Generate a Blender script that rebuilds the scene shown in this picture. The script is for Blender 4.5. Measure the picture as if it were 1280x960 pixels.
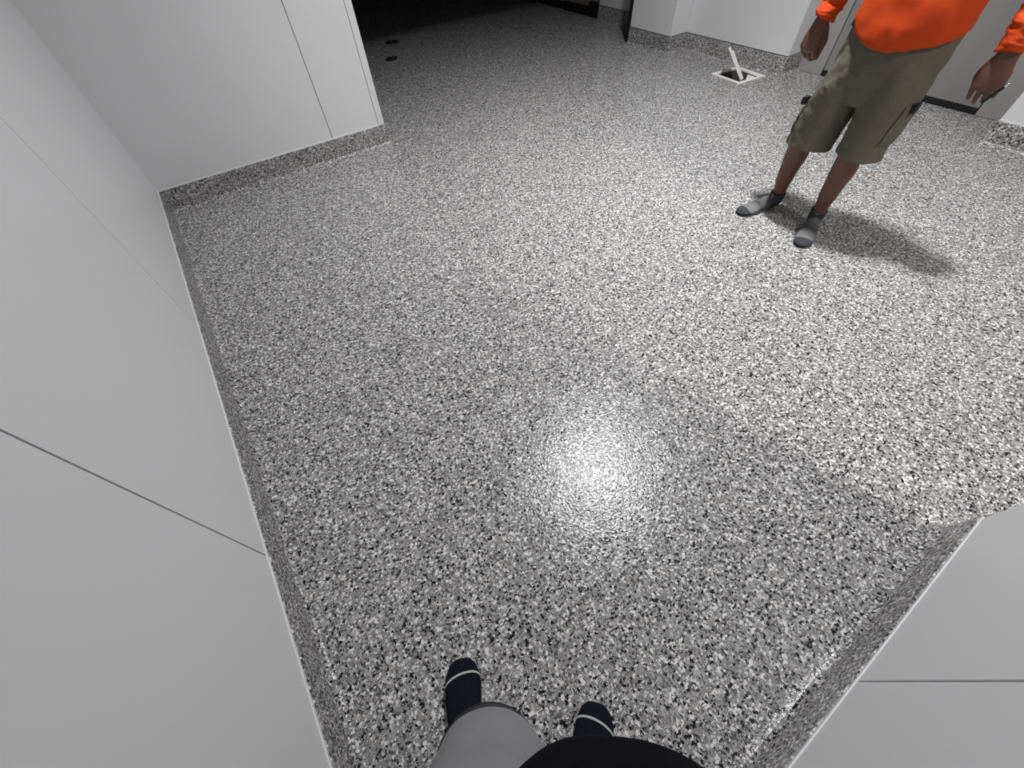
import bpy, bmesh, math, random
from mathutils import Vector, Matrix, noise

for o in list(bpy.data.objects):
    bpy.data.objects.remove(o, do_unlink=True)
scene = bpy.context.scene
COL = scene.collection
random.seed(7)
V = Vector

# ------------------------------------------------------------------ camera
EYE = 1.39
cam_data = bpy.data.cameras.new('camera')
cam_data.sensor_fit = 'HORIZONTAL'
cam_data.sensor_width = 36.0
cam_data.lens = 36.0 * 500.0 / 1280.0
cam_data.clip_start = 0.02
cam = bpy.data.objects.new('camera', cam_data)
COL.objects.link(cam)
fwd = V((0.31251, 0.51105, -0.80073)).normalized()
right = V((0.81947, -0.57137, -0.04484)); right = (right - right.dot(fwd) * fwd).normalized()
up = right.cross(fwd)
cam.matrix_world = Matrix(((right.x, up.x, -fwd.x, 0), (right.y, up.y, -fwd.y, 0), (right.z, up.z, -fwd.z, EYE), (0, 0, 0, 1)))
scene.camera = cam

# ------------------------------------------------------------------ world, exposure, ceiling lamps
world = bpy.data.worlds.new('world')
world.use_nodes = True
world.node_tree.nodes['Background'].inputs[0].default_value = (0.5, 0.52, 0.55, 1)
world.node_tree.nodes['Background'].inputs[1].default_value = 0.02
scene.world = world
vs = scene.view_settings
vs.view_transform = 'Standard'
vs.look = 'None'
vs.exposure = -0.08
vs.gamma = 1.0
vs.use_curve_mapping = False

CEIL = 4.40
# (x, y, z, watts, disc diameter, spread degrees, colour)
LAMPS = [
    (2.205, 1.452, 4.10, 114.0, 0.29, 114, (0.985, 0.99, 1.0)),
    (1.75, -2.20, 4.10, 78.0, 0.32, 140, (1.0, 0.975, 0.945)),
]
for lx, ly, lz, watts, dia, spread, colr in LAMPS:
    ld = bpy.data.lights.new('lamp_light', 'AREA')
    ld.shape = 'DISK'; ld.size = dia; ld.energy = watts; ld.color = colr
    ld.spread = math.radians(spread)
    lo = bpy.data.objects.new('lamp_light', ld)
    lo.location = (lx, ly, lz - 0.012)
    COL.objects.link(lo)

# ------------------------------------------------------------------ helpers
def link_mesh(name, me, mat, parent=None):
    o = bpy.data.objects.new(name, me)
    COL.objects.link(o)
    if mat is not None:
        me.materials.clear(); me.materials.append(mat)
    if parent is not None:
        o.parent = parent
    return o

def obj(name, bm, mat, parent=None, smooth=False):
    me = bpy.data.meshes.new(name)
    bmesh.ops.recalc_face_normals(bm, faces=bm.faces)
    bm.to_mesh(me); bm.free()
    if smooth:
        for p in me.polygons: p.use_smooth = True
    return link_mesh(name, me, mat, parent)

def tag(o, label=None, cat=None, group=None, kind=None):
    if label: o['label'] = label
    if cat: o['category'] = cat
    if group: o['group'] = group
    if kind: o['kind'] = kind
    return o

def empty(name, loc=(0, 0, 0)):
    o = bpy.data.objects.new(name, None)
    o.location = loc
    o.empty_display_size = 0.1
    COL.objects.link(o)
    return o

def add_box(bm, a, b, bevel=0.0):
    a = V(a); b = V(b)
    r = bmesh.ops.create_cube(bm, size=1.0, matrix=Matrix.Translation((a + b) / 2) @ Matrix.Diagonal((abs(b.x - a.x), abs(b.y - a.y), abs(b.z - a.z), 1)))
    if bevel > 0:
        es = list({e for v in r['verts'] for e in v.link_edges})
        bmesh.ops.bevel(bm, geom=es, offset=bevel, segments=2, affect='EDGES', profile=0.5)

def box(name, a, b, mat, parent=None, bevel=0.0):
    bm = bmesh.new(); add_box(bm, a, b, bevel)
    return obj(name, bm, mat, parent)

def loft(bm, rings, cap=True):
    """rings: list of lists of points (all the same length)"""
    vr = [[bm.verts.new(p) for p in r] for r in rings]
    n = len(vr[0])
    for a, b in zip(vr[:-1], vr[1:]):
        for i in range(n):
            bm.faces.new((a[i], a[(i + 1) % n], b[(i + 1) % n], b[i]))
    if cap:
        bm.faces.new(vr[0][::-1]); bm.faces.new(vr[-1])

def ell(c, u, w, a, b, n=20):
    c = V(c)
    return [c + u * (a * math.cos(2 * math.pi * i / n)) + w * (b * math.sin(2 * math.pi * i / n)) for i in range(n)]

def catmull(pts, rad, sub):
    P = [V(p) for p in pts]; out = []; ro = []
    m = len(P)
    for i in range(m - 1):
        p0 = P[max(i - 1, 0)]; p1 = P[i]; p2 = P[i + 1]; p3 = P[min(i + 2, m - 1)]
        r0, r1 = rad[i], rad[i + 1]
        for k in range(sub):
            t = k / sub
            q = 0.5 * ((2 * p1) + (p2 - p0) * t + (2 * p0 - 5 * p1 + 4 * p2 - p3) * t * t + (3 * p1 - p0 - 3 * p2 + p3) * t ** 3)
            out.append(q); s = t * t * (3 - 2 * t)
            ro.append((r0[0] * (1 - s) + r1[0] * s, r0[1] * (1 - s) + r1[1] * s))
    out.append(P[-1]); ro.append(rad[-1])
    return out, ro

def tube(bm, pts, rad, ref=(1, 0, 0), n=16, sub=1, round_ends=True):
    """tube along pts; rad = radius or (radius along ref, radius across)"""
    rad = [r if isinstance(r, tuple) else (r, r) for r in rad]
    if sub > 1: pts, rad = catmull(pts, rad, sub)
    P = [V(p) for p in pts]; ref = V(ref).normalized()
    rings = []
    m = len(P)
    for i in range(m):
        t = (P[min(i + 1, m - 1)] - P[max(i - 1, 0)]).normalized()
        u = (ref - ref.dot(t) * t)
        if u.length < 1e-3: u = t.orthogonal()
        u.normalize(); w = t.cross(u)
        if i == 0 and round_ends:
            k = min(rad[0])
            for s in (0.95, 0.7, 0.35):
                f = math.sqrt(1 - s * s)
                rings.append(ell(P[0] - t * k * s, u, w, rad[0][0] * f, rad[0][1] * f, n))
        rings.append(ell(P[i], u, w, rad[i][0], rad[i][1], n))
        if i == m - 1 and round_ends:
            k = min(rad[-1])
            for s in (0.35, 0.7, 0.95):
                f = math.sqrt(1 - s * s)
                rings.append(ell(P[-1] + t * k * s, u, w, rad[-1][0] * f, rad[-1][1] * f, n))
    loft(bm, rings)

def remeshed(bm, voxel, smooth=4, fac=0.5):
    bmesh.ops.recalc_face_normals(bm, faces=bm.faces)
    me = bpy.data.meshes.new('tmp'); bm.to_mesh(me); bm.free()
    o = bpy.data.objects.new('tmp', me); COL.objects.link(o)
    m = o.modifiers.new('r', 'REMESH'); m.mode = 'VOXEL'; m.voxel_size = voxel; m.use_smooth_shade = True
    s = o.modifiers.new('s', 'SMOOTH'); s.factor = fac; s.iterations = smooth
    dg = bpy.context.evaluated_depsgraph_get(); dg.update()
    res = bpy.data.meshes.new_from_object(o.evaluated_get(dg))
    bpy.data.objects.remove(o, do_unlink=True); bpy.data.meshes.remove(me)
    for p in res.polygons: p.use_smooth = True
    return res

def cut_mesh(me, planes):
    """copy of me keeping the side of every plane its normal points to"""
    bm = bmesh.new(); bm.from_mesh(me)
    for co, no in planes:
        bmesh.ops.bisect_plane(bm, geom=list(bm.verts) + list(bm.edges) + list(bm.faces), dist=1e-6, plane_co=V(co), plane_no=V(no), clear_inner=True)
    m2 = bpy.data.meshes.new('cut'); bm.to_mesh(m2); bm.free()
    for p in m2.polygons: p.use_smooth = True
    return m2

def displace(me, fn):
    ns = [v.normal.copy() for v in me.vertices]
    for v, nn in zip(me.vertices, ns):
        v.co = v.co + nn * fn(v.co)
    me.update()

# ------------------------------------------------------------------ materials
def mat_base(name, color, rough=0.5, metallic=0.0, spec=0.5):
    m = bpy.data.materials.new(name); m.use_nodes = True
    nt = m.node_tree; b = nt.nodes['Principled BSDF']
    b.inputs['Base Color'].default_value = (*color, 1)
    b.inputs['Roughness'].default_value = rough
    b.inputs['Metallic'].default_value = metallic
    b.inputs['Specular IOR Level'].default_value = spec
    return m, nt, b

def node(nt, kind, **kw):
    n = nt.nodes.new(kind)
    for k, v in kw.items(): setattr(n, k, v)
    return n

def noisy(name, c1, c2, scale=20, rough=0.6, bump=0.0, bscale=200, metallic=0.0, spec=0.4, detail=4):
    m, nt, b = mat_base(name, c1, rough, metallic, spec)
    tc = node(nt, 'ShaderNodeTexCoord')
    nz = node(nt, 'ShaderNodeTexNoise'); nz.inputs['Scale'].default_value = scale; nz.inputs['Detail'].default_value = detail
    nt.links.new(tc.outputs['Object'], nz.inputs['Vector'])
    mx = node(nt, 'ShaderNodeMix', data_type='RGBA')
    mx.inputs[6].default_value = (*c1, 1); mx.inputs[7].default_value = (*c2, 1)
    nt.links.new(nz.outputs['Fac'], mx.inputs[0]); nt.links.new(mx.outputs[2], b.inputs['Base Color'])
    if bump > 0:
        n2 = node(nt, 'ShaderNodeTexNoise'); n2.inputs['Scale'].default_value = bscale; n2.inputs['Detail'].default_value = 2
        nt.links.new(tc.outputs['Object'], n2.inputs['Vector'])
        bp = node(nt, 'ShaderNodeBump'); bp.inputs['Strength'].default_value = bump; bp.inputs['Distance'].default_value = 0.002
        nt.links.new(n2.outputs['Fac'], bp.inputs['Height']); nt.links.new(bp.outputs['Normal'], b.inputs['Normal'])
    return m

def flake_material():
    m, nt, b = mat_base('flake_epoxy', (0.3, 0.3, 0.3), 0.32, 0, 0.22)
    L = nt.links.new
    tc = node(nt, 'ShaderNodeTexCoord')
    wob = node(nt, 'ShaderNodeTexNoise'); wob.inputs['Scale'].default_value = 240; wob.inputs['Detail'].default_value = 1
    L(tc.outputs['Object'], wob.inputs['Vector'])
    sub = node(nt, 'ShaderNodeVectorMath', operation='SUBTRACT'); sub.inputs[1].default_value = (0.5, 0.5, 0.5)
    L(wob.outputs['Color'], sub.inputs[0])
    scl = node(nt, 'ShaderNodeVectorMath', operation='SCALE'); scl.inputs['Scale'].default_value = 0.006
    L(sub.outputs[0], scl.inputs[0])
    add = node(nt, 'ShaderNodeVectorMath', operation='ADD')
    L(tc.outputs['Object'], add.inputs[0]); L(scl.outputs[0], add.inputs[1])
    v1 = node(nt, 'ShaderNodeTexVoronoi', feature='F1', distance='MANHATTAN'); v1.inputs['Scale'].default_value = 156
    L(add.outputs[0], v1.inputs['Vector'])
    s1 = node(nt, 'ShaderNodeSeparateColor'); L(v1.outputs['Color'], s1.inputs[0])
    ramp = node(nt, 'ShaderNodeValToRGB'); ramp.color_ramp.interpolation = 'CONSTANT'
    stops = [(0.0, (0.008, 0.008, 0.010)), (0.15, (0.09, 0.088, 0.088)), (0.27, (0.228, 0.226, 0.226)), (0.57, (0.318, 0.314, 0.312)), (0.64, (0.265, 0.246, 0.235)), (0.70, (0.38, 0.375, 0.37)), (0.83, (0.66, 0.65, 0.64))]
    e = ramp.color_ramp.elements
    while len(e) < len(stops): e.new(0.5)
    for el, (p, c) in zip(e, stops):
        el.position = p; el.color = (*c, 1)
    L(s1.outputs[0], ramp.inputs['Fac'])
    # finer chips between the large ones
    v2 = node(nt, 'ShaderNodeTexVoronoi', feature='F1'); v2.inputs['Scale'].default_value = 340
    L(add.outputs[0], v2.inputs['Vector'])
    s2 = node(nt, 'ShaderNodeSeparateColor'); L(v2.outputs['Color'], s2.inputs[0])
    r2 = node(nt, 'ShaderNodeValToRGB'); r2.color_ramp.interpolation = 'CONSTANT'
    st2 = [(0.0, (0.012, 0.012, 0.013)), (0.14, (0.17, 0.167, 0.165)), (0.5, (0.28, 0.274, 0.27)), (0.84, (0.58, 0.57, 0.56))]
    e = r2.color_ramp.elements
    while len(e) < len(st2): e.new(0.5)
    for el, (p, c) in zip(e, st2):
        el.position = p; el.color = (*c, 1)
    L(s2.outputs[0], r2.inputs['Fac'])
    gt = node(nt, 'ShaderNodeMath', operation='GREATER_THAN'); gt.inputs[1].default_value = 0.76
    L(s1.outputs[1], gt.inputs[0])
    mx = node(nt, 'ShaderNodeMix', data_type='RGBA')
    L(gt.outputs[0], mx.inputs[0]); L(ramp.outputs['Color'], mx.inputs[6]); L(r2.outputs['Color'], mx.inputs[7])
    L(mx.outputs[2], b.inputs['Base Color'])
    # orange peel relief of the clear coat over the chips
    n2 = node(nt, 'ShaderNodeTexNoise'); n2.inputs['Scale'].default_value = 115; n2.inputs['Detail'].default_value = 2
    L(tc.outputs['Object'], n2.inputs['Vector'])
    bp = node(nt, 'ShaderNodeBump'); bp.inputs['Strength'].default_value = 0.45; bp.inputs['Distance'].default_value = 0.003
    L(n2.outputs['Fac'], bp.inputs['Height'])
    L(bp.outputs['Normal'], b.inputs['Normal'])
    b.inputs['Roughness'].default_value = 0.2
    return m

M_floor = flake_material()
M_panel = noisy('white_wall_panel', (0.69, 0.69, 0.70), (0.66, 0.66, 0.67), 3, 0.42, 0.06, 260, spec=0.4)
M_trim = noisy('white_trim', (0.69, 0.69, 0.70), (0.66, 0.66, 0.67), 8, 0.5)
M_joint = noisy('joint_backing_grey', (0.36, 0.36, 0.37), (0.30, 0.30, 0.31), 30, 0.8)  # grey wall backing that shows in the joints between panels
M_ceil = noisy('ceiling_white', (0.72, 0.72, 0.71), (0.68, 0.68, 0.67), 4, 0.8)
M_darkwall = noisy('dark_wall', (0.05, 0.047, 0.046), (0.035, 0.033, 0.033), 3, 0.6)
M_steel = noisy('stucco_grey_metal', (0.33, 0.325, 0.31), (0.27, 0.265, 0.255), 6, 0.42, 0.35, 120, metallic=0.25, spec=0.5)
M_jamb = noisy('grey_frame_metal', (0.40, 0.395, 0.38), (0.34, 0.335, 0.32), 5, 0.45, 0.05, 200, metallic=0.2)
M_rubber = noisy('black_rubber', (0.008, 0.008, 0.009), (0.014, 0.014, 0.014), 30, 0.6)
M_doorbrown = noisy('dark_brown_door', (0.24, 0.20, 0.18), (0.18, 0.15, 0.135), 5, 0.35)
M_skin = noisy('brown_skin', (0.17, 0.080, 0.056), (0.125, 0.058, 0.041), 25, 0.5, 0.08, 300)
M_skin2 = noisy('light_brown_skin', (0.42, 0.24, 0.17), (0.36, 0.2, 0.14), 25, 0.5, 0.08, 300)
M_orange = noisy('orange_jersey', (0.66, 0.075, 0.012), (0.55, 0.052, 0.008), 9, 0.75, 0.25, 500, spec=0.2)
M_khaki = noisy('khaki_cotton', (0.165, 0.151, 0.118), (0.125, 0.115, 0.090), 7, 0.85, 0.35, 600, spec=0.2)
M_grey_short = noisy('grey_short_cotton', (0.25, 0.25, 0.265), (0.215, 0.215, 0.23), 9, 0.85, 0.3, 600, spec=0.2)
M_black_cloth = noisy('black_jersey', (0.0035, 0.004, 0.006), (0.006, 0.0065, 0.009), 20, 0.95, 0.3, 500, spec=0.05)
M_black_sock = noisy('black_sock_knit', (0.006, 0.008, 0.012), (0.009, 0.0115, 0.017), 60, 0.95, 0.4, 700, spec=0.06)
M_stripe = noisy('grey_sock_stripe', (0.42, 0.42, 0.42), (0.36, 0.36, 0.36), 60, 0.8)
M_toe = noisy('charcoal_sock_toe', (0.035, 0.038, 0.042), (0.05, 0.053, 0.058), 60, 0.9, 0.4, 700, spec=0.15)
M_hair = noisy('black_hair', (0.012, 0.01, 0.009), (0.02, 0.017, 0.015), 80, 0.6, 0.6, 150)
M_eye = noisy('eye_white', (0.75, 0.73, 0.7), (0.7, 0.68, 0.65), 20, 0.2)
M_belt = noisy('black_belt_leather', (0.012, 0.012, 0.012), (0.02, 0.02, 0.02), 40, 0.5)
M_sinkwhite = noisy('white_enamel', (0.78, 0.77, 0.75), (0.7, 0.69, 0.67), 15, 0.35)
M_sinkdark = noisy('sink_basin_shade', (0.10, 0.095, 0.085), (0.07, 0.066, 0.06), 12, 0.5)  # shade inside the sink put into a dark basin colour
M_drain = noisy('black_iron', (0.012, 0.011, 0.011), (0.02, 0.018, 0.017), 40, 0.5)
M_chrome, _, _b = mat_base('bright_metal', (0.8, 0.8, 0.8), 0.15, 1.0)

def sock_material(name, origin, direction, length):
    """striped grey knit: bands follow the foot, measured from the heel"""
    m, nt, b = mat_base(name, (0.2, 0.2, 0.2), 0.9, 0, 0.15)
    L = nt.links.new
    tc = node(nt, 'ShaderNodeTexCoord')
    sub = node(nt, 'ShaderNodeVectorMath', operation='SUBTRACT'); sub.inputs[1].default_value = origin
    L(tc.outputs['Object'], sub.inputs[0])
    dot = node(nt, 'ShaderNodeVectorMath', operation='DOT_PRODUCT'); dot.inputs[1].default_value = direction
    L(sub.outputs[0], dot.inputs[0])
    dv = node(nt, 'ShaderNodeMath', operation='DIVIDE'); dv.inputs[1].default_value = length
    L(dot.outputs['Value'], dv.inputs[0])
    rp = node(nt, 'ShaderNodeValToRGB'); rp.color_ramp.interpolation = 'CONSTANT'
    st = [(0.0, (0.055, 0.057, 0.06)), (0.30, (0.13, 0.13, 0.13)), (0.42, (0.09, 0.09, 0.095)), (0.52, (0.065, 0.068, 0.072)), (0.60, (0.12, 0.12, 0.12)), (0.66, (0.155, 0.155, 0.157))]
    e = rp.color_ramp.elements
    while len(e) < len(st): e.new(0.5)
    for el, (p, c) in zip(e, st):
        el.position = p; el.color = (*c, 1)
    L(dv.outputs[0], rp.inputs['Fac']); L(rp.outputs['Color'], b.inputs['Base Color'])
    nz = node(nt, 'ShaderNodeTexNoise'); nz.inputs['Scale'].default_value = 600
    L(tc.outputs['Object'], nz.inputs['Vector'])
    bp = node(nt, 'ShaderNodeBump'); bp.inputs['Strength'].default_value = 0.4; bp.inputs['Distance'].default_value = 0.002
    L(nz.outputs['Fac'], bp.inputs['Height']); L(bp.outputs['Normal'], b.inputs['Normal'])
    return m

# ------------------------------------------------------------------ the setting
HB = 0.139                       # height of the coved flake base
XL, YB, YF = -0.479, 3.493, -0.445
XR_END = 1.321                   # free end of the front wall
B_END = 1.140                    # free end of the back wall
X1, X2, XD, XC, X5 = 4.41, 4.62, 4.88, 4.38, 4.83
YJ1, YD0, YD1, YJ2, YC0, YC1 = 0.645, 0.874, 2.10, 2.335, 3.50, 4.08
YD2A, YD2B = 5.08, 6.45
NORTH, SOUTH = 11.0, -4.0

# floor with a square hole for the floor sink
SINK_C = V((4.362, 2.602, 0)); SINK_R = math.radians(-6.5); SINK_H = 0.172
def sink_pt(u, v, z):
    c, s = math.cos(SINK_R), math.sin(SINK_R)
    return V((SINK_C.x + u * c - v * s, SINK_C.y + u * s + v * c, z))
bm = bmesh.new()
outer = [V((-0.7, SOUTH - 0.1, 0)), V((5.4, SOUTH - 0.1, 0)), V((5.4, NORTH + 0.1, 0)), V((-0.7, NORTH + 0.1, 0))]
hh = SINK_H - 0.02
inner = [sink_pt(-hh, -hh, 0), sink_pt(hh, -hh, 0), sink_pt(hh, hh, 0), sink_pt(-hh, hh, 0)]
vo = [bm.verts.new(p) for p in outer]; vi = [bm.verts.new(p) for p in inner]
for i in range(4):
    j = (i + 1) % 4
    bm.faces.new((vo[i], vo[j], vi[j], vi[i]))
r = bmesh.ops.extrude_face_region(bm, geom=list(bm.faces))
for g in r['geom']:
    if isinstance(g, bmesh.types.BMVert): g.co.z = -0.25
floor = obj('floor', bm, M_floor); tag(floor, 'glossy grey floor of black, white and grey flakes', kind='structure')
ceiling = box('ceiling', (-0.7, SOUTH - 0.1, CEIL), (5.4, NORTH + 0.1, CEIL + 0.1), M_ceil); tag(ceiling, kind='structure')

def wall(name, a, b, mat=None):
    o = box(name, a, b, mat or M_joint); tag(o, kind='structure'); return o
T = 0.008                        # panel thickness
G = 0.0024                       # half the joint between panels
def panel_x(par, x, y0, y1, z0, z1, face):    # panel on a wall facing +-x; face = +1 when the room is on the +x side
    box('wall_panel', (x, y0 + G, z0), (x - face * T, y1 - G, z1), M_panel, par, 0.0012)
def panel_y(par, y, x0, x1, z0, z1, face):
    box('wall_panel', (x0 + G, y, z0), (x1 - G, y - face * T, z1), M_panel, par, 0.0012)
ZP = HB + 0.006

# left wall
w = wall('wall_left', (XL - 0.12, SOUTH, 0), (XL - T, NORTH, CEIL))
ys = [YF - T, 0.708, 1.931, YB + T]
for a, b in zip(ys[:-1], ys[1:]): panel_x(w, XL, a, b, ZP, CEIL - 0.01, 1)
panel_x(w, XL, SOUTH, YF - 0.12, ZP, CEIL - 0.01, 1)
box('bottom_trim', (XL - T, YF, HB - 0.002), (XL + 0.003, YB, HB + 0.008), M_trim, w, 0.001)

# back wall (stub that ends at the opening to the dark room)
w = wall('wall_back', (XL, YB + T, 0), (B_END - T, YB + 0.2, CEIL))
xs = [XL - T, 0.722, B_END - 0.045]
for a, b in zip(xs[:-1], xs[1:]): panel_y(w, YB, a, b, ZP, CEIL - 0.01, -1)
bm = bmesh.new()
add_box(bm, (B_END - 0.045, YB - 0.003, HB), (B_END + 0.002, YB + 0.008, CEIL - 0.01), 0.0015)
add_box(bm, (B_END - 0.008, YB - 0.002, HB), (B_END + 0.002, YB + 0.2, CEIL - 0.01), 0.0015)
obj('corner_trim', bm, M_trim, w)
box('bottom_trim', (XL, YB - 0.003, HB - 0.002), (B_END - 0.045, YB + T, HB + 0.008), M_trim, w, 0.001)

# front wall (stub behind the photographer, its free end at the right)
w = wall('wall_front', (XL, YF - 0.12, 0), (XR_END - T, YF - T, CEIL))
xs = [XL, 0.642, XR_END - 0.002]
for a, b in zip(xs[:-1], xs[1:]): panel_y(w, YF, a, b, ZP, CEIL - 0.01, 1)
box('bottom_trim', (XL, YF - T, HB - 0.002), (XR_END, YF + 0.003, HB + 0.008), M_trim, w, 0.001)
box('end_panel', (XR_END - T, YF - 0.12, ZP), (XR_END, YF - T, CEIL - 0.01), M_panel, w, 0.0012)

# unseen header, added over the opening to keep lamp light off the dark room
HEAD_Z = 2.42
w = wall('wall_header_light_block', (B_END, YB + T, HEAD_Z), (XC, YB + 0.2 - T, CEIL))
panel_y(w, YB, B_END, XC, HEAD_Z, CEIL - 0.01, -1)
panel_y(w, YB + 0.2, B_END, XC, HEAD_Z, CEIL - 0.01, 1)

# right side, from the near end to the far end
w = wall('wall_right', (X1 + T, SOUTH, 0), (5.3, YJ1 - T, CEIL))
for a, b in ((SOUTH, -1.8), (-1.8, -0.58), (-0.58, YJ1 - 0.002)): panel_x(w, X1, a, b, ZP, CEIL - 0.01, -1)
box('return_panel', (X1 + T, YJ1 - T, ZP), (XD, YJ1, CEIL - 0.01), M_panel, w)
box('bottom_trim', (X1 - 0.003, SOUTH, HB - 0.002), (X1 + T, YJ1, HB + 0.008), M_trim, w, 0.001)
w = wall('wall_right_middle', (X2 + T, YJ2 + T, 0), (5.3, YC0, CEIL))
panel_x(w, X2, YJ2, YC0, ZP, CEIL - 0.01, -1)
box('return_panel', (X2 + T, YJ2, ZP), (XD + 0.04, YJ2 + T, CEIL - 0.01), M_panel, w)
w = wall('wall_right_column', (XC + T, YC0 + T, 0), (5.3, YC1, CEIL))
panel_x(w, XC, YC0, YC1, ZP, CEIL - 0.01, -1)
box('return_panel', (XC + T, YC0, ZP), (X2 + T, YC0 + T, CEIL - 0.01), M_panel, w)
w = wall('wall_dark_room_right', (X5 + T, YC1, 0), (5.3, YD2A, CEIL))
panel_x(w, X5, YC1, YD2A, ZP, CEIL - 0.01, -1)
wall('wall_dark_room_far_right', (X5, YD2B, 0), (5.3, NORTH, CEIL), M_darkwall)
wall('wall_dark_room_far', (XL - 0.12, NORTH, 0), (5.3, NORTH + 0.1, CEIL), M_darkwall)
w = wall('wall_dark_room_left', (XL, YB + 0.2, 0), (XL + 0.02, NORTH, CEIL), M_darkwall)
w = wall('wall_near', (XL - 0.12, SOUTH - 0.1, 0), (5.3, SOUTH, CEIL), M_panel)
box('trim_1', (XC + 0.012, YC1 + 0.002, 0.001), (XC + 0.055, YC1 + 0.062, CEIL - 0.01), M_rubber, bevel=0.004)['kind'] = 'structure'

# coved base, one object per wall, mitred at the corners
def cove(name, path, closed_ends=True):
    """path in plan with the room on its left side"""
    prof = [(0.0, HB), (0.006, HB - 0.001), (0.0065, 0.023)]
    for k in range(1, 6):
        a = math.pi / 2 * k / 6
        prof.append((0.0065 + 0.020 * (1 - math.cos(a)), 0.003 + 0.020 * (1 - math.sin(a))))
    prof += [(0.032, 0.0008), (0.0, 0.0008)]
    P = [V((p[0], p[1])) for p in path]
    nor = []
    for i in range(len(P) - 1):
        d = (P[i + 1] - P[i]).normalized(); nor.append(V((-d.y, d.x)))
    offs = []
    for i in range(len(P)):
        if i == 0: offs.append(nor[0])
        elif i == len(P) - 1: offs.append(nor[-1])
        else:
            h = (nor[i - 1] + nor[i]); h = h / h.dot(nor[i]); offs.append(h)
    for i in range(len(P) - 1):
        bm = bmesh.new()
        rings = []
        for q, o_ in ((P[i], offs[i]), (P[i + 1], offs[i + 1])):
            rings.append([V((q.x + o_.x * d, q.y + o_.y * d, z)) for d, z in prof])
        loft(bm, rings)
        tag(obj(name[i], bm, M_floor), kind='structure')
cove(['baseboard_end', 'baseboard_back', 'baseboard_left', 'baseboard_front', 'baseboard_front_end'],
     [(B_END, YB + 0.2), (B_END, YB), (XL, YB), (XL, YF), (XR_END, YF), (XR_END, YF - 0.12)])
cove(['baseboard_right', 'baseboard_right_return'], [(X1, SOUTH), (X1, YJ1), (XD, YJ1)])
cove(['baseboard_middle_return', 'baseboard_middle', 'baseboard_column_return', 'baseboard_column'],
     [(XD, YJ2), (X2, YJ2), (X2, YC0), (XC, YC0), (XC, YC1)])
cove(['baseboard_dark_room'], [(X5, YC1 + 0.01), (X5, YD2A)])

# grey metal door in its recess
d1 = empty('door_1', (XD, (YD0 + YD1) / 2, 0)); tag(d1, kind='structure')
def child(o, par):
    o.parent = par; o.matrix_parent_inverse = Matrix.Translation(par.location).inverted(); return o
child(box('door_leaf', (XD, YD0 + 0.004, 0.040), (XD + 0.045, YD1 - 0.004, 2.1), M_steel, bevel=0.002), d1)
child(box('door_sweep', (XD - 0.006, YD0 + 0.002, 0.002), (XD + 0.03, YD1 - 0.002, 0.044), M_rubber, bevel=0.002), d1)
child(box('door_jamb', (XD - 0.004, YJ1 + 0.001, 0.001), (XD + 0.06, YD0 - 0.004, 2.2), M_jamb, bevel=0.002), d1)
child(box('door_jamb', (XD - 0.004, YD1 + 0.004, 0.001), (XD + 0.06, YJ2 - 0.001, 2.2), M_jamb, bevel=0.002), d1)
child(box('door_backing', (XD + 0.06, YJ1, 0.001), (5.3, YJ2, CEIL), M_rubber), d1)
child(box('door_head', (XD - 0.004, YJ1 + 0.001, 2.2), (XD + 0.06, YJ2 - 0.001, CEIL - 0.01), M_panel), d1)

# dark door in the unlit room
d2 = empty('door_2', (4.9, (YD2A + YD2B) / 2, 0)); tag(d2, kind='structure')
child(box('door_leaf', (4.90, YD2A + 0.01, 0.075), (4.95, YD2B - 0.01, 2.1), M_doorbrown, bevel=0.003), d2)
child(box('door_sweep', (4.885, YD2A + 0.01, 0.004), (4.95, YD2B - 0.01, 0.07), M_rubber, bevel=0.006), d2)
child(box('door_backing', (4.955, YD2A, 0.001), (5.3, YD2B, CEIL), M_rubber), d2)
bm = bmesh.new()
add_box(bm, (4.845, YD2A + 0.01, 0.01), (4.90, YD2A + 0.22, 0.15), 0.012)
add_box(bm, (4.86, YD2A + 0.24, 0.012), (4.885, YD2A + 0.75, 0.10), 0.01)
child(obj('bottom_bracket', bm, M_rubber), d2)

# ------------------------------------------------------------------ ceiling lamps (above the frame)
for i, (lx, ly, lz, watts, dia, spread, colr) in enumerate(LAMPS):
    root = empty('ceiling_lamp', (lx, ly, lz))
    tag(root, ['round ceiling lamp above the open floor before the dark opening', 'round ceiling lamp beyond the short front wall'][i] if i < 2 else 'round ceiling lamp', 'lamp')
    bm = bmesh.new()
    prof = [(dia / 2 + 0.02, -0.015), (dia / 2 + 0.02, 0.02), (dia / 2 - 0.03, 0.07), (0.06, 0.11), (0.05, 0.12)]
    loft(bm, [ell((0, 0, z), V((1, 0, 0)), V((0, 1, 0)), r_, r_, 32) for r_, z in prof], cap=False)
    obj('housing', bm, M_jamb, root, True)
    bm = bmesh.new(); tube(bm, [(0, 0, 0.11), (0, 0, CEIL - lz)], [0.012, 0.012], n=12, round_ends=False)
    obj('stem', bm, M_jamb, root, True)

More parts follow.
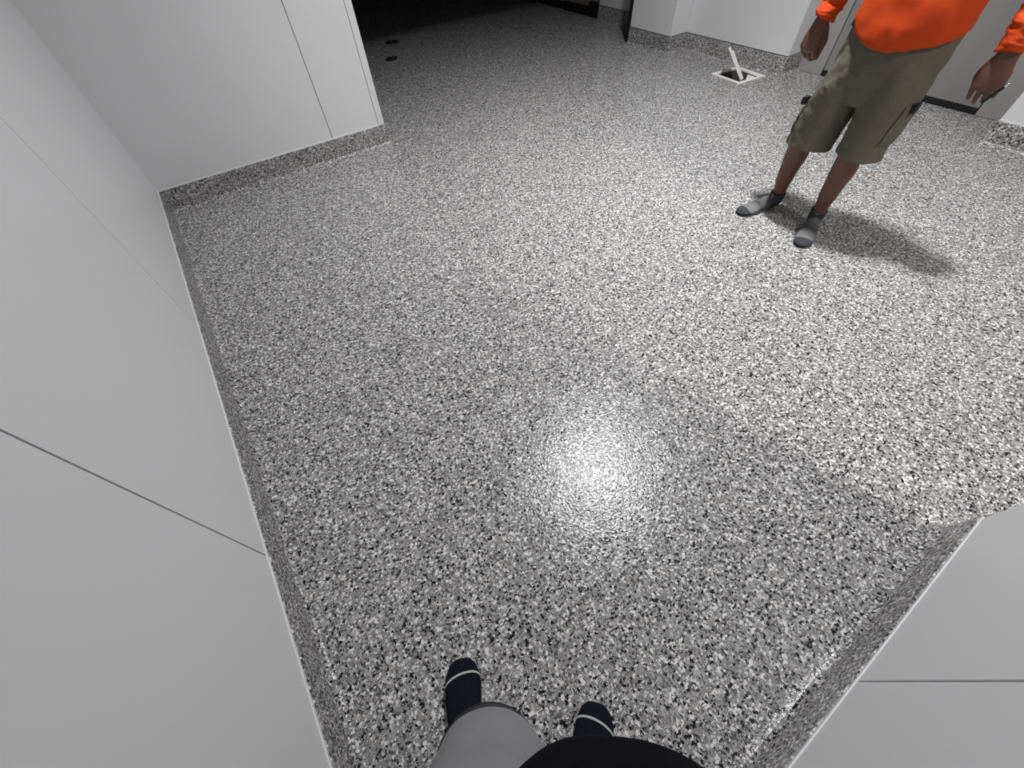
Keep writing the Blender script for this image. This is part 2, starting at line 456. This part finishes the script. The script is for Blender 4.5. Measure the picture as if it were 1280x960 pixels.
# ------------------------------------------------------------------ floor sink and its lid
sink = empty('floor_sink', SINK_C); tag(sink, 'square white floor sink sunk in the flake floor before the white wall', 'drain')
bm = bmesh.new()
H2, W2 = SINK_H, 0.034
ring_o = [(-H2, -H2), (H2, -H2), (H2, H2), (-H2, H2)]; hi = H2 - W2
ring_i = [(-hi, -hi), (hi, -hi), (hi, hi), (-hi, hi)]
def rr(ring, z): return [sink_pt(u, v, z) - SINK_C for u, v in ring]
loft(bm, [rr(ring_o, 0.0005), rr(ring_o, 0.006), rr([(u * 0.985, v * 0.985) for u, v in ring_o], 0.008), rr([(u * 1.02, v * 1.02) for u, v in ring_i], 0.008), rr(ring_i, 0.005), rr(ring_i, -0.008)], cap=False)
obj('frame', bm, M_sinkwhite, sink)
bm = bmesh.new()
hb_ = hi + 0.004
ring_b = [(-hb_, -hb_), (hb_, -hb_), (hb_, hb_), (-hb_, hb_)]
loft(bm, [rr(ring_b, -0.006), rr([(u * 0.9, v * 0.9) for u, v in ring_b], -0.16)], cap=False)
vv = [bm.verts.new(p) for p in rr([(u * 0.9, v * 0.9) for u, v in ring_b], -0.16)]
bm.faces.new(vv)
obj('basin', bm, M_sinkdark, sink)
bm = bmesh.new()
led = [(-0.055, -hi), (hi, -hi), (hi, 0.0)]
loft(bm, [rr(led, -0.024), rr(led, -0.016)])
obj('lit_side_ledge', bm, M_trim, sink)  # pale ledge added to stand for the lit side of the basin
# lid standing edge-on in the sink, leaning to the left
lid = empty('grate_plate', (4.275, 2.497, 0.004)); tag(lid, 'white drain cover plate standing tilted in the open floor sink', 'grate')
along = V((0.836, 0.488, -0.25)).normalized(); lean = V((-0.507, 0.862, 0)) * 0.19 + V((0, 0, 0.232)); lean = (lean - along * lean.dot(along) * 0.0).normalized()
thk = along.cross(lean).normalized()
def plate(bm, u0, u1, v0, v1, t0, t1):
    loft(bm, [[along * u + lean * v + thk * t for u, v in ((u0, v0), (u1, v0), (u1, v1), (u0, v1))] for t in (t0, t1)])
bm = bmesh.new(); plate(bm, 0.0, 0.20, 0.0, 0.262, -0.014, 0.014)
bmesh.ops.bevel(bm, geom=list(bm.edges), offset=0.003, segments=2, affect='EDGES')
obj('plate', bm, M_sinkwhite, lid)
bm = bmesh.new(); plate(bm, 0.03, 0.17, 0.262, 0.300, -0.014, 0.003)
obj('lip', bm, M_sinkwhite, lid)

# ------------------------------------------------------------------ small things on the dark room's floor
dc = empty('drain_cover', (2.39, 6.17, 0)); tag(dc, 'small round black drain cover on the dark floor, farther of two dark spots', 'drain')
bm = bmesh.new()
loft(bm, [ell((0, 0, z), V((1, 0, 0)), V((0, 1, 0)), r_, r_, 28) for r_, z in ((0.085, 0.001), (0.085, 0.006), (0.078, 0.009), (0.055, 0.009), (0.05, 0.002))], cap=False)
obj('rim', bm, M_drain, dc)
for k in range(-2, 3):
    ln = math.sqrt(0.052 ** 2 - (k * 0.02) ** 2)
    box('bar', (-ln, k * 0.02 - 0.004, 0.002), (ln, k * 0.02 + 0.004, 0.008), M_drain, dc)
bm = bmesh.new()
bmesh.ops.create_icosphere(bm, subdivisions=3, radius=1.0)
for v in bm.verts:
    q = v.co.copy(); f = 1 + 0.45 * noise.noise(q * 2.1) + 0.2 * noise.noise(q * 5)
    v.co = V((q.x * 0.085 * f, q.y * 0.05 * f, max(0.0, 0.012 + q.z * 0.016 * f)))
scrap = obj('crumpled_rag', bm, M_drain, smooth=True); scrap.location = (2.09, 5.51, 0.001); scrap.scale = (.75, .8, 1)
tag(scrap, 'small crumpled black scrap on the dark floor, nearer of two dark spots', 'rag')

# ------------------------------------------------------------------ people
Z = V((0, 0, 1))
def add_foot(bm, heel, toe, grow=0.0):
    heel = V(heel); toe = V(toe); d = (toe - heel); d.z = 0; ln = d.length; d.normalize(); s = Z.cross(d)
    prof = [(0.0, .014, .030, .022), (.03, .024, .044, .006), (.10, .031, .058, .002), (.22, .033, .072, .001), (.36, .034, .068, .003), (.50, .038, .056, .003), (.64, .043, .044, .001), (.76, .045, .036, .001), (.86, .042, .031, .002), (.94, .033, .026, .004), (.985, .020, .020, .006), (1.0, .010, .015, .008)]
    rings = []
    for t, hw, top, bot in prof:
        b_ = max(bot - grow, 0.0005); tp = top + grow
        tt = t * ln + (t - 0.5) * 2 * grow
        rings.append(ell(heel + d * tt + Z * (tp + b_) / 2, s, Z, hw + grow, (tp - b_) / 2, 18))
    loft(bm, rings)

def add_hand(bm, W, D, S, N, curl, k=1.0):
    """W wrist, D towards fingers, S towards the thumb, N out of the palm"""
    W, D, S, N = V(W), V(D).normalized(), V(S).normalized(), V(N).normalized()
    S = (S - S.dot(D) * D).normalized(); N = (N - N.dot(D) * D - N.dot(S) * S).normalized()
    tube(bm, [W - D * .02 * k, W + D * .02 * k, W + D * .055 * k, W + D * .088 * k], [(.027 * k, .019 * k), (.033 * k, .018 * k), (.041 * k, .017 * k), (.040 * k, .0135 * k)], ref=S, n=18, sub=3)
    for off, ln, r in ((.0325, .070, .0080), (.0112, .080, .0082), (-.0102, .074, .0079), (-.0305, .057, .0070)):
        p = W + D * (.080 - abs(off - .004) * .18) * k + S * off * k
        d = D.copy(); pts = [p]; rad = [r * 1.02 * k]
        ax = S.cross(D); ax = S if D.cross(N).dot(S) > 0 else -S
        for a, f in zip(curl, (.46, .30, .24)):
            d = Matrix.Rotation(math.radians(a), 3, ax) @ d
            p = p + d * ln * f * k; pts.append(p); rad.append(r * k * (.98 if f > .4 else .9 if f > .25 else .78))
        tube(bm, pts, rad, ref=S, n=12, sub=3)
    p0 = W + D * .018 * k + S * .022 * k + N * .006 * k
    d1 = (D * .85 + S * .42 + N * .30).normalized(); d2 = (D * .97 - S * .10 + N * .32).normalized()
    tube(bm, [p0, p0 + d1 * .042 * k, p0 + d1 * .042 * k + d2 * .032 * k, p0 + d1 * .042 * k + d2 * .056 * k], [.0155 * k, .0125 * k, .0105 * k, .0085 * k], ref=S, n=12, sub=3)

def add_head(bm, c, face, k=1.0):
    """c = centre of the skull, face = forward direction"""
    c = V(c); f = V(face).normalized(); s = Z.cross(f)
    prof = [(-.118, .020, .018, .062), (-.108, .036, .034, .052), (-.085, .050, .054, .030), (-.055, .060, .078, .010), (-.02, .068, .090, .0), (.02, .074, .097, -.002), (.055, .074, .096, -.004), (.085, .064, .082, -.008), (.108, .040, .052, -.012), (.118, .012, .016, -.014)]
    loft(bm, [ell(c + f * sh * k + Z * z * k, s, f, a * k, b * k, 24) for z, a, b, sh in prof])
    tube(bm, [c + f * .088 * k + Z * .015 * k, c + f * .104 * k + Z * -.018 * k, c + f * .110 * k + Z * -.032 * k], [.009 * k, .012 * k, .014 * k], ref=s, n=10, sub=2)      # nose
    for e in (-1, 1):
        tube(bm, [c + s * e * .074 * k + Z * .022 * k - f * .008 * k, c + s * e * .079 * k - f * .004 * k, c + s * e * .073 * k + Z * -.028 * k], [(.016 * k, .007 * k), (.018 * k, .008 * k), (.010 * k, .006 * k)], ref=f, n=10, sub=2)   # ears
        tube(bm, [c + s * e * .018 * k + f * .094 * k + Z * .024 * k, c + s * e * .05 * k + f * .082 * k + Z * .024 * k], [.008 * k, .006 * k], ref=f, n=8)     # brow
    for dz in (-.054, -.065):                                                                                      # lips
        tube(bm, [c + f * .072 * k - s * .022 * k + Z * dz * k, c + f * .086 * k + Z * dz * k, c + f * .072 * k + s * .022 * k + Z * dz * k], [.004, .0065, .004], ref=Z, n=8, sub=2)

def head_parts(c, face, par, hair_mat, k=1.0):
    c = V(c); f = V(face).normalized(); s = Z.cross(f)
    bm = bmesh.new()
    prof = [(-.05, .066, .070, -.034), (-.02, .075, .086, -.022), (.03, .081, .098, -.013), (.06, .081, .102, -.008), (.092, .071, .090, -.010), (.116, .046, .060, -.014), (.128, .014, .018, -.016)]
    loft(bm, [ell(c + f * sh * k + Z * z * k, s, f, a * k, b * k, 28) for z, a, b, sh in prof])
    me = remeshed(bm, 0.006, 3); displace(me, lambda p: 0.0025 * noise.noise(p * 60))
    link_mesh('hair', me, hair_mat, par)
    for e in (-1, 1):
        bm = bmesh.new(); bmesh.ops.create_uvsphere(bm, u_segments=16, v_segments=10, radius=.0098 * k, matrix=Matrix.Translation(c + f * .0835 * k + s * e * .031 * k + Z * .002))
        ob = obj('eye', bm, M_eye, par, True)
        bm = bmesh.new(); bmesh.ops.create_uvsphere(bm, u_segments=12, v_segments=8, radius=.0062 * k, matrix=Matrix.Translation(c + f * .0885 * k + s * e * .031 * k + Z * .001))
        obj('iris', bm, M_hair, ob, True)

def body(name, J, skin, voxel=0.0036):
    """one continuous figure from the joints in J"""
    bm = bmesh.new()
    f = V(J['face']); s = Z.cross(f)
    for side in ('R', 'L'):
        hip, kn, an = V(J['hip' + side]), V(J['knee' + side]), V(J['ankle' + side])
        mid = kn.lerp(an, 0.33) - f * 0.012
        tube(bm, [hip, hip.lerp(kn, .5), kn + Z * .06, kn, kn - Z * .05, mid, kn.lerp(an, .62), an + Z * .045, an], [.085, .075, .062, .057, .053, .056, .045, .034, .034], ref=f, n=20, sub=3)
        add_foot(bm, J['heel' + side], J['toe' + side])
        sh, el, wr = V(J['shoulder' + side]), V(J['elbow' + side]), V(J['wrist' + side])
        tube(bm, [sh, sh.lerp(el, .5), el, el.lerp(wr, .3), el.lerp(wr, .75), wr], [.052, .046, .038, .040, .030, (.028, .022)], ref=J['S' + side], n=18, sub=3)
        add_hand(bm, wr, J['D' + side], J['S' + side], J['N' + side], J['curl' + side], J.get('hand', 1.0))
    pel, che, nek = V(J['pelvis']), V(J['chest']), V(J['neck'])
    prof = [(pel - Z * .10, .125, .08), (pel, .150, .100), (pel.lerp(che, .35), .138, .098), (pel.lerp(che, .7), .155, .110), (che, .168, .112), (che.lerp(nek, .5), .165, .095), (che.lerp(nek, .8), .10, .075), (nek, .062, .062)]
    loft(bm, [ell(c, s, f, a, b, 28) for c, a, b in prof])
    hd = V(J['head'])
    tube(bm, [nek - Z * .04, hd - Z * .06 - f * .01], [.060, .055], ref=f, n=16)
    add_head(bm, hd, J['hface'])
    me = remeshed(bm, voxel, 2)
    return link_mesh(name, me, skin)

def folds(sc, amp, stretch=(1, 1, 1), seed=0.0):
    def fn(p):
        q = V((p.x * stretch[0], p.y * stretch[1], p.z * stretch[2])) * sc + V((seed, seed * 1.7, seed * .3))
        return amp * noise.noise(q) + amp * .5 * noise.noise(q * 2.3)
    return fn

def upper_garment(J, hem_fn, depth, widths, sleeve_to, sleeve_r, slack):
    """closed cloth volume over torso and arms; hem_fn(angle) gives the hem height"""
    bm = bmesh.new(); f = V(J['face']); s = Z.cross(f)
    n = 40
    rings = []
    for c, a, b in widths:
        rings.append(ell(c, s, f, a, b, n))
    low = [V((p.x, p.y, hem_fn((V(p) - V(widths[0][0])).dot(s), (V(p) - V(widths[0][0])).dot(f)))) for p in rings[0]]
    rings[0] = low
    loft(bm, rings)
    for side in ('R', 'L'):
        sh, el, wr = V(J['shoulder' + side]), V(J['elbow' + side]), V(J['wrist' + side])
        end = el.lerp(wr, sleeve_to)
        tube(bm, [sh, sh.lerp(el, .5), el, el.lerp(end, .5), end], sleeve_r, ref=f, n=20, sub=3, round_ends=False)
        bmesh.ops.create_uvsphere(bm, u_segments=16, v_segments=10, radius=sleeve_r[0] * .98, matrix=Matrix.Translation(sh))
    return bm

# ---- the worker in the orange shirt
F = V((-1, 0, 0))
WJ = dict(face=F, hand=1.14, hface=V((-.95, -.25, -.2)),
    hipR=(2.54, .945, .86), kneeR=(2.525, 1.030, .455), ankleR=(2.585, 1.040, .075), heelR=(2.628, 1.045, 0), toeR=(2.372, 1.117, 0),
    hipL=(2.54, .755, .86), kneeL=(2.520, .775, .455), ankleL=(2.585, .788, .075), heelL=(2.628, .800, 0), toeL=(2.352, .705, 0),
    pelvis=(2.55, .85, .92), chest=(2.57, .845, 1.25), neck=(2.565, .845, 1.44), head=(2.535, .843, 1.575),
    shoulderR=(2.575, 1.03, 1.335), elbowR=(2.615, 1.175, 1.10), wristR=(2.560, 1.203, .850),
    shoulderL=(2.575, .66, 1.335), elbowL=(2.615, .525, 1.10), wristL=(2.560, .492, .850),
    DR=(-.14, .06, -1), SR=(-.15, -1, 0), NR=(1, -.15, 0), curlR=(24, 36, 30),
    DL=(-.10, -.12, -1), SL=(-.15, 1, 0), NL=(1, .15, 0), curlL=(22, 24, 18))
worker = body('person', WJ, M_skin)
tag(worker, 'worker in orange long-sleeved shirt, khaki shorts and grey socks standing on the flake floor', 'person')
head_parts(WJ['head'], WJ['hface'], worker, M_hair)

def hem_w(lat, fw):              # lat: + is towards -y, the worker's left
    return 0.824 + (0.058 if lat > 0 else 0.074) * (abs(lat) / .2) ** 2.2 + (0.0 if fw > 0 else .01)
wid = [(V((2.535, .848, .85)), .205, .150), (V((2.535, .848, .90)), .207, .152), (V((2.54, .848, .98)), .203, .150), (V((2.55, .847, 1.10)), .196, .142), (V((2.56, .845, 1.25)), .200, .138), (V((2.565, .845, 1.35)), .215, .115), (V((2.567, .845, 1.395)), .175, .10), (V((2.567, .845, 1.435)), .09, .08), (V((2.565, .845, 1.455)), .070, .070)]
bm = upper_garment(WJ, hem_w, 0, wid, .985, [.058, .058, .054, .050, .047], 0)
me = remeshed(bm, 0.006, 4)
fs = folds(11, .006, (1, 1, .6)); fa = folds(26, .009, (.4, .4, 1.8), 3.0)
displace(me, lambda p: fs(p) + (fa(p) if abs(p.y - .845) > .24 else 0.0))
shirt = link_mesh('shirt', me, M_orange, worker)

bm = bmesh.new()
sY = V((0, 1, 0)); sX = V((1, 0, 0))
loft(bm, [ell(c, sY, sX, a, b, 36) for c, a, b in (((2.54, .862, .615), .165, .085), ((2.54, .86, .67), .185, .112), ((2.54, .857, .73), .197, .128), ((2.54, .852, .80), .203, .137), ((2.54, .850, .88), .200, .136), ((2.545, .850, .92), .192, .130))])
def leg_tube(bm, pts):
    loft(bm, [ell(c, sY, sX, a, b, 28) for c, a, b in pts])
leg_tube(bm, [((2.535, .988, .388), .108, .098), ((2.533, .988, .42), .110, .098), ((2.533, .984, .52), .112, .106), ((2.535, .967, .64), .106, .118), ((2.54, .945, .76), .100, .125), ((2.54, .94, .86), .09, .115)])
leg_tube(bm, [((2.535, .750, .418), .100, .099), ((2.533, .752, .45), .099, .099), ((2.533, .752, .52), .101, .106), ((2.535, .755, .64), .102, .118), ((2.54, .757, .76), .100, .125), ((2.54, .76, .86), .09, .115)])
me = remeshed(bm, 0.0055, 3)
fs = folds(9, .008, (1, 1, .8), 5.0); f2 = folds(22, .003, (1, 1, 1.2), 9.0)
displace(me, lambda p: fs(p) + f2(p))
shorts = link_mesh('shorts', me, M_khaki, worker)
# cargo pockets on the outer thighs, each with a black tab
for yy, sg, z0, z1, zt in ((1.098, 1, .44, .585, .575), (.652, -1, .50, .66, .652)):
    m2 = cut_mesh(me, [((0, yy - sg * .055, 0), (0, sg, 0)), ((0, 0, z0), (0, 0, 1)), ((0, 0, z1), (0, 0, -1)), ((2.465, 0, 0), (1, 0, 0)), ((2.605, 0, 0), (-1, 0, 0))])
    displace(m2, lambda p: .005)
    pk = link_mesh('cargo_pocket', m2, M_khaki, shorts)
    ys_ = [v.co.y for v in m2.vertices if abs(v.co.z - zt) < .02 and v.co.x < 2.53]
    edge = (max(ys_) if sg > 0 else min(ys_)) if ys_ else yy
    bm = bmesh.new(); add_box(bm, (2.485, edge - sg * .008, zt - .018), (2.52, edge + sg * .012, zt + .016), .004)
    tag(obj('pocket_tab', bm, M_rubber, pk), 'black pocket tab')
bm = bmesh.new()
loft(bm, [ell((2.54, .850, z), V((0, 1, -.08)), sX, a, b, 40) for z, a, b in ((.880, .204, .142), (.884, .207, .145), (.910, .206, .144), (.914, .203, .140))])
obj('belt', bm, M_belt, worker, True)

def sock(par, heel, toe, ankle, up, mat, toe_mat, grow, cut, tilt):
    bm = bmesh.new(); add_foot(bm, heel, toe, grow)
    an = V(ankle); top = an + (V(up) - an)
    tube(bm, [an - Z * .03, an, an.lerp(top, .5), top], [.033 + grow, .036 + grow, .036 + grow, .038 + grow], ref=F, n=20, round_ends=False)
    me = remeshed(bm, .004, 3)
    hv = V(heel); tv = V(toe); d = (tv - hv); ln = d.length; d.normalize()
    pl = (hv + d * ln * cut + Z * .02); nrm = (d + Z * tilt[0] + Z.cross(d) * tilt[1]).normalized()
    m1 = cut_mesh(me, [(pl, -nrm)]); m2 = cut_mesh(me, [(pl, nrm)])
    so = link_mesh('sock', m1, mat, par)
    to = link_mesh('toe_cap', m2, toe_mat, so)
    return so, me, pl, nrm
for sd in ('R', 'L'):
    hv, tv = V(WJ['heel' + sd]), V(WJ['toe' + sd]); d = (tv - hv); ln = d.length; d.normalize()
    ms = sock_material('grey_striped_sock_' + ('right' if sd == 'R' else 'left'), hv, d, ln)
    an = V(WJ['ankle' + sd]); kn = V(WJ['knee' + sd])
    so, _, _, _ = sock(worker, hv, tv, an, an + (kn - an).normalized() * .03, ms, M_toe, .004, .83, (-.25, 0))
    tag(so, 'grey banded ankle sock'); tag(so.children[0], 'charcoal toe of the sock')

# slim dark rod held in the worker's left hand
rod = empty('rod', (2.525, .446, .735)); tag(rod, 'slim black rod with a bright tip held in the worker\'s hand', 'tool')
dr = V((-.05, -.045, .085)).normalized()
bm = bmesh.new(); tube(bm, [dr * -.03, dr * .01, dr * .055], [.0055, .006, .005], n=12)
obj('shaft', bm, M_rubber, rod, True)
bm = bmesh.new(); tube(bm, [dr * .058, dr * .066], [.0055, .004], n=12)
obj('tip', bm, M_chrome, rod, True)

# ---- the photographer at the bottom of the frame
PF = V((.6, .8, 0)); PR = V((.8, -.6, 0))
def pp(lat, fw, z): return PR * lat + PF * fw + Z * z
PJ = dict(face=PF, hface=V((.6, .8, -.5)),
    toeL=(-.139, .157, 0), heelL=(-.258, -.078, 0), ankleL=(-.238, -.036, .075),
    toeR=(.106, -.133, 0), heelR=(-.088, -.309, 0), ankleR=(-.053, -.277, .075),
    kneeL=pp(-.070, -.128, .47), hipL=pp(-.065, -.225, .87), kneeR=pp(.120, -.245, .47), hipR=pp(.095, -.245, .87),
    pelvis=pp(.02, -.215, .90), chest=pp(.015, -.225, 1.28), neck=pp(.0, -.215, 1.47), head=pp(.0, -.175, 1.605),
    shoulderR=pp(.180, -.225, 1.36), elbowR=pp(.235, -.20, 1.12), wristR=pp(.11, -.065, 1.33),
    shoulderL=pp(-.180, -.225, 1.36), elbowL=pp(-.235, -.20, 1.12), wristL=pp(-.11, -.065, 1.33),
    DR=-PR * .45 + PF * .1 + Z * .85, SR=-PF * .5 - PR * .5, NR=-PR * .8 + PF * .2, curlR=(35, 45, 30),
    DL=PR * .45 + PF * .1 + Z * .85, SL=-PF * .5 + PR * .5, NL=PR * .8 + PF * .2, curlL=(35, 45, 30))
ph = body('person', PJ, M_skin2)
tag(ph, 'person seen from above, black shirt, grey shorts and black socks, at the bottom edge', 'person')
head_parts(PJ['head'], PJ['hface'], ph, M_hair)
widp = [(pp(.062, -.165, .93), .128, .128), (pp(.064, -.160, .97), .130, .130), (pp(.064, -.165, 1.02), .128, .128), (pp(.042, -.205, 1.12), .172, .138), (pp(.01, -.225, 1.25), .196, .138), (pp(.0, -.225, 1.37), .215, .115), (pp(.0, -.222, 1.415), .175, .10), (pp(.0, -.22, 1.455), .09, .08), (pp(.0, -.215, 1.475), .07, .07)]
bm = upper_garment(PJ, lambda l, w_: .90, 0, widp, .35, [.058, .058, .056, .055, .055], 0)
loft(bm, [ell(c, PR, PF, a, b, 36) for c, a, b in ((pp(.01, -.235, .90), .196, .110), (pp(.01, -.235, .98), .196, .115), (pp(.012, -.232, 1.12), .185, .115), (pp(.012, -.228, 1.25), .18, .11))])
me = remeshed(bm, .006, 4); fs = folds(12, .004, (1, 1, .6), 2.0); displace(me, fs)
link_mesh('shirt', me, M_black_cloth, ph)

bm = bmesh.new()
loft(bm, [ell(c, PR, PF, a, b, 36) for c, a, b in ((pp(0, -.225, .70), .16, .10), (pp(0, -.225, .78), .185, .125), (pp(0, -.225, .88), .185, .125), (pp(0, -.225, .96), .170, .118))])
LEGS = {}
for sd, sg in (('L', -1), ('R', 1)):
    kn = V(PJ['knee' + sd]); hp = V(PJ['hip' + sd])
    pts = [(kn - Z * .01, .092, .092), (kn + Z * .03, .094, .094), (kn.lerp(hp, .4), .099, .100), (kn.lerp(hp, .75), .100, .108), (hp, .095, .105)]
    loft(bm, [ell(c, PR, PF, a, b, 30) for c, a, b in pts])
me = remeshed(bm, .0055, 3); fs = folds(9, .005, (1, 1, .8), 15.0); displace(me, fs)
ps = link_mesh('shorts', me, M_grey_short, ph)
for sd in ('L', 'R'):
    kn = V(PJ['knee' + sd])
    bm = bmesh.new()
    loft(bm, [ell(kn + Z * z - PR * .006 + PF * .002, PR, PF, a, a, 40) for z, a in ((-.024, .090), (-.022, .0945), (-.008, .0955), (-.006, .091))])
    tag(obj('hem_band', bm, M_rubber, ps, True), 'dark hem band')
for sd in ('L', 'R'):
    hv, tv = V(PJ['heel' + sd]), V(PJ['toe' + sd]); an = V(PJ['ankle' + sd]); kn = V(PJ['knee' + sd])
    sg = 1 if sd == 'L' else -1
    so, full, pl, nrm = sock(ph, hv, tv, an, an + (kn - an).normalized() * .10, M_black_sock, M_black_sock, .006, .80, (-1.3, .22 * sg))
    displace(full, lambda p: .0012)
    st = cut_mesh(full, [(pl - nrm * .002, nrm), (pl + nrm * .002, -nrm)])
    tag(link_mesh('toe_stripe', st, M_stripe, so), 'thin grey stripe over the toe')
